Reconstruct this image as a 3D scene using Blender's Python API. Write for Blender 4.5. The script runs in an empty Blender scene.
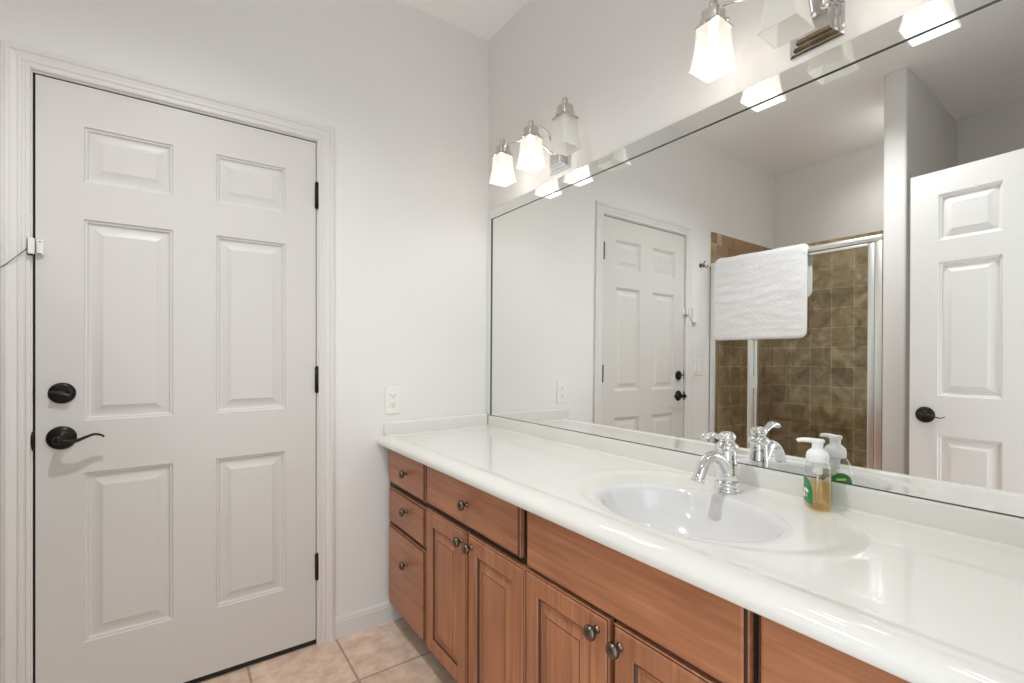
import bpy, bmesh, math, random
from mathutils import Vector, Matrix, noise

# ------------------------------------------------------------------ camera, world, light, exposure
SC = bpy.context.scene
COL = SC.collection
PI = math.pi

cam_data = bpy.data.cameras.new('camera')
cam = bpy.data.objects.new('camera', cam_data)
COL.objects.link(cam)
cam.location = (-1.2884, -2.0289, 1.1787)
cam.rotation_euler = (math.radians(90), 0, math.radians(-35.221))
cam_data.sensor_fit = 'HORIZONTAL'
cam_data.sensor_width = 36.0
cam_data.lens = 472.58 / 1024 * 36.0
cam_data.shift_y = 13.18 / 1024
cam_data.clip_start = 0.02
SC.camera = cam

world = bpy.data.worlds.new('world')
SC.world = world
world.use_nodes = True
world.node_tree.nodes['Background'].inputs[0].default_value = (0.88, 0.95, 1.0, 1)
world.node_tree.nodes['Background'].inputs[1].default_value = 2.1

SC.view_settings.view_transform = 'Standard'
SC.view_settings.look = 'None'
SC.view_settings.gamma = 1
SC.view_settings.use_curve_mapping = False
SC.view_settings.exposure = 0.20
SC.cycles.max_bounces = 14
SC.cycles.diffuse_bounces = 8
SC.cycles.glossy_bounces = 8
SC.cycles.transparent_max_bounces = 16
SC.cycles.sample_clamp_indirect = 6.0
SC.cycles.caustics_reflective = True
SC.cycles.caustics_refractive = False
SC.cycles.use_denoising = True

LAMP_W = 1.2          # each lit sconce bulb
DOWN_W = 66.0         # recessed ceiling downlight near the white door


def light(name, kind, loc, energy, color, **kw):
    d = bpy.data.lights.new(name, kind)
    d.energy = energy
    d.color = color
    for k, v in kw.items():
        setattr(d, k, v)
    o = bpy.data.objects.new(name, d)
    COL.objects.link(o)
    o.location = loc
    return o


DL = (-1.28, -1.06, 2.7712)      # recessed downlight in front of the door
light('downlight_lamp', 'SPOT', (DL[0], DL[1], DL[2] - 0.03), DOWN_W, (0.985, 0.99, 1.0),
      spot_size=math.radians(140), spot_blend=1.0, shadow_soft_size=0.040)

SHOWER_FILL = (-2.48, -0.96, 2.7712)     # unseen fill light added to brighten the shower
light('shower_fill_lamp', 'SPOT', (SHOWER_FILL[0], SHOWER_FILL[1], SHOWER_FILL[2] - 0.03), 14.0, (1.0, 0.985, 0.96),
      spot_size=math.radians(150), spot_blend=0.8, shadow_soft_size=0.05)


# ------------------------------------------------------------------ helpers
def lin(r, g, b):
    f = lambda c: (c / 255 / 12.92) if c / 255 <= 0.04045 else ((c / 255 + 0.055) / 1.055) ** 2.4
    return (f(r), f(g), f(b), 1.0)


def mat(name, col, rough=0.5, metal=0.0, spec=0.5, coat=0.0, **kw):
    m = bpy.data.materials.new(name)
    m.use_nodes = True
    b = m.node_tree.nodes['Principled BSDF']
    b.inputs['Base Color'].default_value = col
    b.inputs['Roughness'].default_value = rough
    b.inputs['Metallic'].default_value = metal
    b.inputs['Specular IOR Level'].default_value = spec
    b.inputs['Coat Weight'].default_value = coat
    for k, v in kw.items():
        b.inputs[k].default_value = v
    return m


def nodes(m):
    return m.node_tree.nodes, m.node_tree.links, m.node_tree.nodes['Principled BSDF']


def add_bump(m, scale, strength, dist=0.001, detail=3.0, vec='Object', stretch=None):
    N, L, b = nodes(m)
    tc = N.new('ShaderNodeTexCoord')
    nz = N.new('ShaderNodeTexNoise')
    nz.inputs['Scale'].default_value = scale
    nz.inputs['Detail'].default_value = detail
    src = tc.outputs[vec]
    if stretch:
        mp = N.new('ShaderNodeMapping')
        mp.inputs['Scale'].default_value = stretch
        L.new(src, mp.inputs['Vector'])
        src = mp.outputs['Vector']
    L.new(src, nz.inputs['Vector'])
    bp = N.new('ShaderNodeBump')
    bp.inputs['Strength'].default_value = strength
    bp.inputs['Distance'].default_value = dist
    L.new(nz.outputs['Fac'], bp.inputs['Height'])
    L.new(bp.outputs['Normal'], b.inputs['Normal'])
    return m


def wood(name, grain, dark=1.0):
    """stained maple: grain = 'z' (doors) or 'y' (drawer fronts)"""
    m = mat(name, lin(150, 98, 72), rough=0.33, spec=0.45)
    N, L, b = nodes(m)
    tc = N.new('ShaderNodeTexCoord')
    oi = N.new('ShaderNodeObjectInfo')
    sc_ = N.new('ShaderNodeVectorMath'); sc_.operation = 'SCALE'
    sc_.inputs[0].default_value = (13.0, 7.0, 5.0)
    L.new(oi.outputs['Random'], sc_.inputs['Scale'])
    ad = N.new('ShaderNodeVectorMath'); ad.operation = 'ADD'
    L.new(tc.outputs['Object'], ad.inputs[0]); L.new(sc_.outputs[0], ad.inputs[1])
    mp = N.new('ShaderNodeMapping')
    mp.inputs['Scale'].default_value = (30, 30, 1.6) if grain == 'z' else (30, 1.6, 30)
    L.new(ad.outputs[0], mp.inputs['Vector'])
    n1 = N.new('ShaderNodeTexNoise'); n1.inputs['Scale'].default_value = 2.2; n1.inputs['Detail'].default_value = 6; n1.inputs['Distortion'].default_value = 0.5
    L.new(mp.outputs[0], n1.inputs['Vector'])
    n2 = N.new('ShaderNodeTexNoise'); n2.inputs['Scale'].default_value = 5.0; n2.inputs['Detail'].default_value = 3
    L.new(ad.outputs[0], n2.inputs['Vector'])
    r1 = N.new('ShaderNodeValToRGB')
    e = r1.color_ramp.elements
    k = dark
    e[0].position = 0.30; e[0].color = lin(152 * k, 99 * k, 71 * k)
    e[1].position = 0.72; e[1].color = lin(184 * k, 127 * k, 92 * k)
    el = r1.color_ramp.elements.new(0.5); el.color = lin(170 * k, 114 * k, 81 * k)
    L.new(n1.outputs['Fac'], r1.inputs[0])
    mx = N.new('ShaderNodeMix'); mx.data_type = 'RGBA'; mx.blend_type = 'MULTIPLY'
    mx.inputs[0].default_value = 0.7
    r2 = N.new('ShaderNodeValToRGB')
    r2.color_ramp.elements[0].position = 0.3; r2.color_ramp.elements[0].color = (0.84, 0.81, 0.79, 1)
    r2.color_ramp.elements[1].position = 0.7; r2.color_ramp.elements[1].color = (1.12, 1.1, 1.08, 1)
    L.new(n2.outputs['Fac'], r2.inputs[0])
    L.new(r1.outputs[0], mx.inputs[6]); L.new(r2.outputs[0], mx.inputs[7])
    L.new(mx.outputs[2], b.inputs['Base Color'])
    return m


def tile_mat(name, size, mortar, c1, c2, cm, rough, offs, vein, axes='xy', bump=0.3, nscale=9.0, wide=1.0, swirl=0.9):
    m = mat(name, c1, rough=rough)
    N, L, b = nodes(m)
    tc = N.new('ShaderNodeTexCoord')
    sx = N.new('ShaderNodeSeparateXYZ'); L.new(tc.outputs['Object'], sx.inputs[0])
    cx = N.new('ShaderNodeCombineXYZ')
    idx = {'x': 0, 'y': 1, 'z': 2}
    for i, a in enumerate(axes):
        ma = N.new('ShaderNodeMath'); ma.operation = 'ADD'
        ma.inputs[1].default_value = offs[i]
        L.new(sx.outputs[idx[a]], ma.inputs[0]); L.new(ma.outputs[0], cx.inputs[i])
    br = N.new('ShaderNodeTexBrick')
    br.offset = 0.0; br.squash = 1.0
    br.inputs['Scale'].default_value = 1.0
    br.inputs['Mortar Size'].default_value = mortar
    br.inputs['Mortar Smooth'].default_value = 0.2
    br.inputs['Brick Width'].default_value = size * wide
    br.inputs['Row Height'].default_value = size
    br.inputs['Color1'].default_value = c1
    br.inputs['Color2'].default_value = c2
    br.inputs['Mortar'].default_value = cm
    br.inputs['Bias'].default_value = 0.0
    L.new(cx.outputs[0], br.inputs['Vector'])
    n1 = N.new('ShaderNodeTexNoise'); n1.inputs['Scale'].default_value = nscale; n1.inputs['Detail'].default_value = 8; n1.inputs['Distortion'].default_value = swirl; n1.inputs['Roughness'].default_value = 0.62
    L.new(tc.outputs['Object'], n1.inputs['Vector'])
    rp = N.new('ShaderNodeValToRGB')
    rp.color_ramp.elements[0].position = 0.32; rp.color_ramp.elements[0].color = vein[0]
    rp.color_ramp.elements[1].position = 0.68; rp.color_ramp.elements[1].color = vein[1]
    L.new(n1.outputs['Fac'], rp.inputs[0])
    mx = N.new('ShaderNodeMix'); mx.data_type = 'RGBA'; mx.blend_type = 'MULTIPLY'; mx.inputs[0].default_value = 1.0
    L.new(br.outputs['Color'], mx.inputs[6]); L.new(rp.outputs[0], mx.inputs[7])
    L.new(mx.outputs[2], b.inputs['Base Color'])
    bp = N.new('ShaderNodeBump'); bp.invert = True
    bp.inputs['Strength'].default_value = bump; bp.inputs['Distance'].default_value = 0.002
    L.new(br.outputs['Fac'], bp.inputs['Height']); L.new(bp.outputs['Normal'], b.inputs['Normal'])
    return m


def outer_fresnel(N, L, ior, scale=1.0):
    """Fresnel reflection on the outer faces only (inner faces let light straight out)"""
    fr = N.new('ShaderNodeFresnel'); fr.inputs[0].default_value = ior
    ge = N.new('ShaderNodeNewGeometry')
    inv = N.new('ShaderNodeMath'); inv.operation = 'SUBTRACT'; inv.inputs[0].default_value = scale
    k = N.new('ShaderNodeMath'); k.operation = 'MULTIPLY'; k.inputs[1].default_value = scale
    L.new(ge.outputs['Backfacing'], k.inputs[0]); L.new(k.outputs[0], inv.inputs[1])
    ml = N.new('ShaderNodeMath'); ml.operation = 'MULTIPLY'
    L.new(fr.outputs[0], ml.inputs[0]); L.new(inv.outputs[0], ml.inputs[1])
    return ml.outputs[0]


def thin_glass(name, tint, fac_scale=1.0, rough=0.0, ior=1.45):
    m = bpy.data.materials.new(name); m.use_nodes = True
    N, L = m.node_tree.nodes, m.node_tree.links
    N.clear()
    out = N.new('ShaderNodeOutputMaterial')
    tr = N.new('ShaderNodeBsdfTransparent'); tr.inputs[0].default_value = tint
    gl = N.new('ShaderNodeBsdfGlossy'); gl.inputs['Roughness'].default_value = rough
    mx = N.new('ShaderNodeMixShader')
    L.new(outer_fresnel(N, L, ior, fac_scale), mx.inputs[0]); L.new(tr.outputs[0], mx.inputs[1]); L.new(gl.outputs[0], mx.inputs[2])
    L.new(mx.outputs[0], out.inputs[0])
    return m


def shade_glass(name, clear, glow, trans, emit, white=0.93):
    """frosted white glass: part lets light through, part scatters it; a lit one glows"""
    m = bpy.data.materials.new(name); m.use_nodes = True
    N, L = m.node_tree.nodes, m.node_tree.links
    N.clear()
    out = N.new('ShaderNodeOutputMaterial')
    tr = N.new('ShaderNodeBsdfTransparent'); tr.inputs[0].default_value = (1, 0.98, 0.95, 1)
    tl = N.new('ShaderNodeBsdfTranslucent'); tl.inputs[0].default_value = (trans, trans * 0.99, trans * 0.96, 1)
    df = N.new('ShaderNodeBsdfDiffuse'); df.inputs[0].default_value = (white, white, white * 0.98, 1)
    gl = N.new('ShaderNodeBsdfGlossy'); gl.inputs['Roughness'].default_value = 0.4
    m1 = N.new('ShaderNodeMixShader'); m1.inputs[0].default_value = 0.55
    L.new(tl.outputs[0], m1.inputs[1]); L.new(df.outputs[0], m1.inputs[2])
    m2 = N.new('ShaderNodeMixShader'); m2.inputs[0].default_value = clear
    L.new(m1.outputs[0], m2.inputs[1]); L.new(tr.outputs[0], m2.inputs[2])
    m3 = N.new('ShaderNodeMixShader')
    L.new(outer_fresnel(N, L, 1.35), m3.inputs[0]); L.new(m2.outputs[0], m3.inputs[1]); L.new(gl.outputs[0], m3.inputs[2])
    last = m3
    if emit > 0:
        em = N.new('ShaderNodeEmission'); em.inputs[0].default_value = glow; em.inputs[1].default_value = emit
        ad = N.new('ShaderNodeAddShader')
        L.new(m3.outputs[0], ad.inputs[0]); L.new(em.outputs[0], ad.inputs[1])
        last = ad
    L.new(last.outputs[0], out.inputs[0])
    return m


def emission(name, col, s, clear=False):
    m = bpy.data.materials.new(name); m.use_nodes = True
    N, L = m.node_tree.nodes, m.node_tree.links
    N.clear()
    out = N.new('ShaderNodeOutputMaterial'); em = N.new('ShaderNodeEmission')
    em.inputs[0].default_value = col; em.inputs[1].default_value = s
    if clear:       # clear glass bulb: its light gets out
        tr = N.new('ShaderNodeBsdfTransparent'); ad = N.new('ShaderNodeAddShader')
        L.new(em.outputs[0], ad.inputs[0]); L.new(tr.outputs[0], ad.inputs[1]); L.new(ad.outputs[0], out.inputs[0])
    else:
        L.new(em.outputs[0], out.inputs[0])
    return m


M = {}
M['wall'] = add_bump(mat('wall_paint', lin(232, 231, 229), 0.6, spec=0.3), 260, 0.05, 0.0006)
M['ceiling'] = add_bump(mat('ceiling_paint', lin(247, 246, 245), 0.75, spec=0.2), 200, 0.06, 0.0006)
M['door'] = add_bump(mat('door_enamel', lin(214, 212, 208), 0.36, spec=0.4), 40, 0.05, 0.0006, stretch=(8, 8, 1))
M['door_lit'] = mat('door_enamel_lit', lin(236, 235, 233), 0.36, spec=0.4)  # same enamel as the closed door, brightened: extra light put into the colour
M['trim'] = mat('trim_enamel', lin(224, 222, 219), 0.35, spec=0.4)
M['gap'] = mat('door_gap_shade', lin(20, 18, 16), 0.8)  # shade of the door gap as dark colour on stop and filler strips
M['rubber'] = mat('black_rubber', lin(18, 17, 17), 0.6)
M['bronze'] = mat('dark_bronze', lin(38, 34, 31), 0.34, metal=0.65, spec=0.5)
M['bronze_light'] = mat('lighter_bronze', lin(84, 78, 72), 0.28, metal=0.8)  # lighter, glossier bronze for the thumb turn
M['pewter'] = mat('aged_pewter', lin(112, 100, 88), 0.3, metal=0.95)
M['chrome'] = mat('chrome', (0.80, 0.81, 0.82, 1), 0.04, metal=1.0)
M['nickel'] = mat('brushed_nickel', (0.66, 0.63, 0.60, 1), 0.17, metal=1.0)
M['alu'] = mat('shower_aluminium', (0.90, 0.92, 0.90, 1), 0.34, metal=1.0)
M['mirror'] = mat('mirror_silver', (0.885, 0.895, 0.885, 1), 0.0, metal=1.0)
M['mirror_edge'] = mat('mirror_glass_edge', lin(66, 82, 72), 0.2, metal=0.0)
M['marble'] = mat('cultured_marble', lin(223, 222, 217), 0.10, spec=0.55, coat=0.3)
M['marble'].node_tree.nodes['Principled BSDF'].inputs['Coat Roughness'].default_value = 0.03
M['marble_shaded'] = mat('cultured_marble_shaded', lin(216, 216, 216), 0.09, spec=0.55, coat=0.3)  # slab marble made slightly greyer: shading of the bowl put into the colour
M['wood_v'] = wood('maple_vertical', 'z')
M['wood_h'] = wood('maple_horizontal', 'y')
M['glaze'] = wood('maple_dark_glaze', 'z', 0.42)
M['frame'] = wood('maple_frame_shade', 'z', 0.20)  # cabinet maple darkened: shade in gaps between fronts put into the colour
M['kick'] = mat('dark_toe_kick', lin(58, 42, 33), 0.6)
M['plastic'] = mat('white_plastic', lin(236, 235, 230), 0.3, spec=0.5)
M['pump'] = mat('translucent_white_plastic', lin(240, 241, 240), 0.35, spec=0.5)
M['slot'] = mat('dark_slot', lin(45, 42, 40), 0.6)
M['glass'] = thin_glass('shower_glass', (0.965, 0.98, 0.955, 1), 1.0)
M['bottle'] = thin_glass('clear_plastic', (0.93, 0.94, 0.935, 1), 2.2, 0.04)
M['soap'] = thin_glass('amber_soap', (0.995, 0.87, 0.62, 1), 0.4, 0.05)
M['label'] = mat('green_label', lin(28, 128, 74), 0.4)
M['label_white'] = mat('label_white', lin(236, 238, 232), 0.4)
M['label_yellow'] = mat('label_yellow', lin(214, 222, 96), 0.4)
M['shade'] = shade_glass('frosted_shade_glass', 0.12, (1, 1, 1, 1), 0.95, 0.0)
M['shade_lit'] = shade_glass('lit_frosted_shade_glass', 0.44, (1, 0.94, 0.86, 1), 0.006, 0.36, 0.30)
M['bulb_on'] = emission('lit_bulb', (1, 0.88, 0.70, 1), 5.0, True)
M['bulb_off'] = mat('frosted_bulb', lin(235, 233, 228), 0.4)
M['lens'] = emission('downlight_lens', (1, 0.95, 0.87, 1), 5.0)
M['mat'] = mat('white_cotton_pile', lin(250, 251, 252), 0.95, spec=0.1)
M['mat'].node_tree.nodes['Principled BSDF'].inputs['Sheen Weight'].default_value = 0.3
add_bump(M['mat'], 320, 0.9, 0.004, detail=4)
M['floor'] = tile_mat('floor_tile', 0.3195, 0.0050, lin(240, 219, 199), lin(235, 213, 192), lin(190, 166, 146), 0.38,
                      (0.755 + 3.195, 0.312 + 3.195), (lin(222, 205, 195), lin(255, 255, 255)), 'xy', 0.15, 17.0, swirl=0.15)
M['tile_back'] = tile_mat('shower_tile_back', 0.1541, 0.0026, lin(222, 206, 174), lin(188, 173, 144), lin(246, 238, 218), 0.3,
                          (0.003 + 1.5, 0.1052), (lin(166, 156, 142), lin(255, 252, 246)), 'yz', 0.4, 8.0, 0.9734)
M['tile_side'] = tile_mat('shower_tile_side', 0.1535, 0.0025, lin(204, 180, 146), lin(178, 154, 122), lin(240, 226, 200), 0.32,
                          (3.0, 0.1064), (lin(176, 160, 146), lin(255, 252, 246)), 'xz', 0.4, 9.0)


class MB:
    """collects shapes into one mesh"""

    def __init__(self):
        self.v = []; self.f = []; self.mi = []; self.sm = []

    def add(self, verts, faces, mi=0, smooth=False):
        n = len(self.v)
        self.v += [tuple(p) for p in verts]
        self.f += [tuple(i + n for i in f) for f in faces]
        self.mi += [mi] * len(faces); self.sm += [smooth] * len(faces)

    def box(self, x0, x1, y0, y1, z0, z1, mi=0):
        x0, x1 = min(x0, x1), max(x0, x1); y0, y1 = min(y0, y1), max(y0, y1); z0, z1 = min(z0, z1), max(z0, z1)
        vs = [(x, y, z) for z in (z0, z1) for y in (y0, y1) for x in (x0, x1)]
        self.add(vs, [(0, 2, 3, 1), (4, 5, 7, 6), (0, 1, 5, 4), (2, 6, 7, 3), (0, 4, 6, 2), (1, 3, 7, 5)], mi)

    def bbox(self, x0, x1, y0, y1, z0, z1, bev=0.002, seg=2, mi=0):
        bm = bmesh.new()
        bmesh.ops.create_cube(bm, size=1.0)
        for v in bm.verts:
            v.co = Vector(((x0 + x1) / 2 + v.co.x * abs(x1 - x0), (y0 + y1) / 2 + v.co.y * abs(y1 - y0), (z0 + z1) / 2 + v.co.z * abs(z1 - z0)))
        bmesh.ops.bevel(bm, geom=list(bm.edges), offset=bev, segments=seg, profile=0.5, affect='EDGES')
        bm.verts.index_update()
        self.add([v.co[:] for v in bm.verts], [[v.index for v in f.verts] for f in bm.faces], mi, False)
        bm.free()

    def lathe(self, prof, center=(0, 0, 0), axis='z', n=32, sx=1.0, sy=1.0, mi=0, cap=True):
        """prof: (radius, height) pairs, low to high"""
        vs, fs = [], []
        for r, h in prof:
            for i in range(n):
                a = 2 * PI * i / n
                p = (r * math.cos(a) * sx, r * math.sin(a) * sy, h)
                vs.append(orient(p, axis, center))
        m = len(prof)
        for j in range(m - 1):
            for i in range(n):
                k = (i + 1) % n
                fs.append((j * n + i, j * n + k, (j + 1) * n + k, (j + 1) * n + i))
        self.add(vs, fs, mi, True)
        if cap:
            self.add(vs[:n], [tuple(reversed(range(n)))], mi)
            self.add(vs[-n:], [tuple(range(n))], mi)

    def tube(self, pts, rad, n=14, mi=0, flat=None, up=None, cap=True):
        """swept tube; rad = number or list; flat = (ratio) squashes along the frame's second axis"""
        P = [Vector(p) for p in pts]
        R = rad if isinstance(rad, (list, tuple)) else [rad] * len(P)
        T = []
        for i in range(len(P)):
            a = P[max(0, i - 1)]; b = P[min(len(P) - 1, i + 1)]
            T.append((b - a).normalized())
        ref = Vector(up) if up else (Vector((0, 0, 1)) if abs(T[0].z) < 0.9 else Vector((1, 0, 0)))
        N0 = (ref - T[0] * ref.dot(T[0])).normalized()
        vs, fs = [], []
        for i in range(len(P)):
            N0 = (N0 - T[i] * N0.dot(T[i])).normalized()
            B = T[i].cross(N0)
            fl = (flat[i] if isinstance(flat, (list, tuple)) else flat) if flat else 1.0
            for k in range(n):
                a = 2 * PI * k / n
                vs.append(P[i] + (B * math.cos(a) + N0 * math.sin(a) * fl) * R[i])
        for j in range(len(P) - 1):
            for k in range(n):
                l = (k + 1) % n
                fs.append((j * n + k, j * n + l, (j + 1) * n + l, (j + 1) * n + k))
        self.add(vs, fs, mi, True)
        if cap:
            self.add(vs[:n], [tuple(reversed(range(n)))], mi)
            self.add(vs[-n:], [tuple(range(n))], mi)

    def rings(self, loops, mi=None, closed=True, smooth=False, cap0=False, cap1=False):
        """joins successive loops of equal length"""
        n = len(loops[0])
        for j in range(len(loops) - 1):
            vs = list(loops[j]) + list(loops[j + 1])
            fs = [(k, (k + 1) % n, n + (k + 1) % n, n + k) for k in range(n if closed else n - 1)]
            self.add(vs, fs, (mi[j] if isinstance(mi, (list, tuple)) else (mi or 0)), smooth)
        if cap0:
            self.add(loops[0], [tuple(reversed(range(n)))], mi[0] if isinstance(mi, (list, tuple)) else (mi or 0))
        if cap1:
            self.add(loops[-1], [tuple(range(n))], mi[-1] if isinstance(mi, (list, tuple)) else (mi or 0))

    def build(self, name, mats, parent=None, loc=(0, 0, 0), merge=0.00005, recalc=True, autosmooth=None):
        me = bpy.data.meshes.new(name)
        me.from_pydata(self.v, [], self.f)
        if not isinstance(mats, (list, tuple)):
            mats = [mats]
        for m in mats:
            me.materials.append(m)
        me.polygons.foreach_set('material_index', self.mi)
        me.polygons.foreach_set('use_smooth', self.sm)
        bm = bmesh.new(); bm.from_mesh(me)
        if merge:
            bmesh.ops.remove_doubles(bm, verts=bm.verts, dist=merge)
        if recalc:
            bmesh.ops.recalc_face_normals(bm, faces=bm.faces)
        if autosmooth:
            ca = math.radians(autosmooth)
            for f in bm.faces:
                f.smooth = True
            for e in bm.edges:
                if len(e.link_faces) == 2 and e.calc_face_angle(0) > ca:
                    e.smooth = False
        bm.to_mesh(me); bm.free(); me.update()
        o = bpy.data.objects.new(name, me)
        COL.objects.link(o)
        o.location = loc
        if parent:
            o.parent = parent
        return o


def orient(p, axis, c):
    x, y, z = p
    if axis == 'z': q = (x, y, z)
    elif axis == '-z': q = (x, -y, -z)
    elif axis == 'x': q = (z, x, y)
    elif axis == '-x': q = (-z, -x, y)
    elif axis == 'y': q = (y, z, x)
    elif axis == '-y': q = (x, -z, y)
    return (q[0] + c[0], q[1] + c[1], q[2] + c[2])


def bez(pts, n=24):
    """Catmull-Rom through the points"""
    P = [Vector(p) for p in pts]
    P = [P[0] * 2 - P[1]] + P + [P[-1] * 2 - P[-2]]
    out = []
    segs = len(P) - 3
    for s in range(segs):
        p0, p1, p2, p3 = P[s:s + 4]
        m = max(2, n // segs)
        for i in range(m + (1 if s == segs - 1 else 0)):
            t = i / m
            out.append(0.5 * ((2 * p1) + (p2 - p0) * t + (2 * p0 - 5 * p1 + 4 * p2 - p3) * t * t + (3 * p1 - p0 - 3 * p2 + p3) * t ** 3))
    return out


def tag(o, label=None, cat=None, group=None, kind=None):
    if label: o['label'] = label
    if cat: o['category'] = cat
    if group: o['group'] = group
    if kind: o['kind'] = kind
    return o


def empty(name, loc, rz=0.0):
    o = bpy.data.objects.new(name, None)
    COL.objects.link(o)
    o.location = loc
    o.rotation_euler = (0, 0, rz)
    o.empty_display_size = 0.05
    return o


def struct(name, mb, m, label=None, cat=None, **kw):
    o = mb.build(name, m, **kw)
    return tag(o, label, cat, kind='structure')


# ------------------------------------------------------------------ room shell
H = 2.7712
XL, YF = -2.905, -2.085        # far wall behind the shower, wall with the doorway behind the camera
T = 0.12
# door opening in the back wall
DX0, DX1, DTOP = -1.6470, -0.8320, 2.040
OX0, OX1, OZ = DX0 - 0.003 - 0.016, DX1 + 0.003 + 0.016, DTOP + 0.004 + 0.016

b = MB(); b.box(XL - T, 0 + T, YF - T, T, -0.1, 0)
struct('floor', b, M['floor'], 'beige mottled stone tile floor', 'floor')
b = MB(); b.box(XL - T, T, YF - T, T, H, H + 0.1)
struct('ceiling', b, M['ceiling'], 'plain off-white ceiling', 'ceiling')
b = MB()
b.box(XL - T, OX0, 0, T, 0, H); b.box(OX1, T, 0, T, 0, H); b.box(OX0, OX1, 0, T, OZ, H)
struct('wall_back', b, M['wall'], 'off-white wall around the white panelled door', 'wall')
b = MB(); b.box(0, T, YF - T, 0, 0, H)
struct('wall_right', b, M['wall'], 'off-white wall behind the long mirror', 'wall')
b = MB(); b.box(XL - T, XL, YF - T, 0, 0, H)
struct('wall_left', b, M['wall'], 'off-white wall behind shower and alcove', 'wall')
b = MB()
b.box(XL, -1.50, YF - T, YF, 0, H); b.box(-0.70, 0, YF - T, YF, 0, H); b.box(-1.50, -0.70, YF - T, YF, 2.05, H)
struct('wall_front', b, M['wall'], 'off-white wall with the open doorway', 'wall')
b = MB(); b.bbox(XL, -1.922, -1.174, -1.0695, 0, H, 0.012, 3)
struct('wall_partition', b, M['wall'], 'white partition wall end beside the shower', 'wall', autosmooth=40)

# jamb, stop and casing of the back door
b = MB()
b.box(OX0, DX0 - 0.0060, -0.002, T, 0, DTOP + 0.004); b.box(DX1 + 0.003, OX1, -0.002, T, 0, DTOP + 0.004)
b.box(OX0, OX1, -0.002, T, DTOP + 0.0045, OZ)
b.box(DX0 - 0.0035, DX0 + 0.012, 0.040, 0.056, 0, DTOP, 1); b.box(DX1 - 0.012, DX1 + 0.003, 0.040, 0.056, 0, DTOP, 1)
b.box(DX0, DX1, 0.040, 0.056, DTOP - 0.012, DTOP + 0.0045, 1)
b.box(DX0 - 0.0062, DX0 + 0.0005, 0.005, 0.040, 0.0, DTOP + 0.0045, 1)
b.box(DX1 - 0.0005, DX1 + 0.0032, 0.006, 0.040, 0.0, DTOP + 0.0045, 1)
b.box(DX0, DX1, 0.005, 0.040, DTOP - 0.0005, DTOP + 0.0047, 1)
struct('trim_1', b, [M['trim'], M['gap']], 'white door jamb', 'trim')

CW = 0.0635
prof = [(0.0, 0.0), (0.0, 0.010), (0.004, 0.0125), (0.009, 0.0125), (0.012, 0.0095), (0.017, 0.0095), (0.020, 0.013), (0.026, 0.013),
        (0.029, 0.0105), (0.042, 0.0135), (0.046, 0.0175), (0.052, 0.0185), (0.055, 0.0165), (0.059, 0.0165), (0.0635, 0.0135), (0.0635, 0.0)]
ix0, ix1, iz = DX0 - 0.0095, DX1 + 0.008, DTOP + 0.0105
loops = []
for (w, d) in prof:
    loops.append([(ix0 - w, -d, 0.0), (ix0 - w, -d, iz + w), (ix1 + w, -d, iz + w), (ix1 + w, -d, 0.0)])
b = MB(); b.rings(loops, closed=False)
n = len(prof)
b.add([l[0] for l in loops], [tuple(range(n))]); b.add([l[3] for l in loops], [tuple(range(n))])
struct('trim_2', b, M['trim'], 'fluted white casing around the white panelled door', 'trim')

# baseboards
bp_ = [(0, 0), (-0.012, 0), (-0.012, 0.066), (-0.0095, 0.072), (-0.0095, 0.078), (-0.006, 0.083), (-0.004, 0.0875), (0, 0.0875)]


def base_x(b, x0, x1):
    l0 = [(x0, y, z) for y, z in bp_]; l1 = [(x1, y, z) for y, z in bp_]
    b.rings([l0, l1], cap0=True, cap1=True)


b = MB(); base_x(b, ix1 + CW, -0.452)
struct('baseboard_back', b, M['trim'], 'short white baseboard between door casing and vanity', 'baseboard')
b = MB(); base_x(b, -1.93, ix0 - CW)
struct('baseboard_shower', b, M['trim'], 'white baseboard between door casing and shower', 'baseboard')

# shower tiling on the walls
b = MB(); b.box(-2.893, XL, -1.0695, -0.0, 0, 2.127)
struct('wall_tile_left', b, M['tile_back'], 'brown square tiles on the shower back wall', 'wall tile')
b = MB(); b.box(-1.968, -2.893, -0.010, 0, 0, 2.127)
struct('wall_tile_back', b, M['tile_side'], 'tan tiles on the shower side wall', 'wall tile')
b = MB(); b.box(-1.968, -2.893, -1.0695, -1.0595, 0, 2.127)
struct('wall_tile_partition', b, M['tile_side'], 'tan tiles on the partition inside the shower', 'wall tile')
# upper band of the side tiling: larger field tiles in a running bond, one pale insert
b = MB()
rowz = [(1.962, 2.040), (2.043, 2.124)]
random.seed(4)
tile_cols = [mat('tan_tile_%d' % i, c, 0.35) for i, c in enumerate([lin(158, 124, 88), lin(146, 112, 76), lin(170, 140, 104), lin(176, 166, 154)])]
for r_, (z0, z1) in enumerate(rowz):
    x = -2.030 - 0.07 * r_
    while x > -2.80:
        b.bbox(x - 0.150, x - 0.003, -0.013, -0.009, z0, z1, 0.001, 1, random.choice((0, 1, 2)))
        x -= 0.153
b.bbox(-2.028, -1.970, -0.013, -0.009, 2.043, 2.124, 0.001, 1, 1)
b.bbox(-2.095, -2.031, -0.0132, -0.009, 2.043, 2.124, 0.001, 1, 3)
struct('wall_tile_band', b, tile_cols, 'tan brick tile band at top of the shower wall', 'wall tile')


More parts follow.
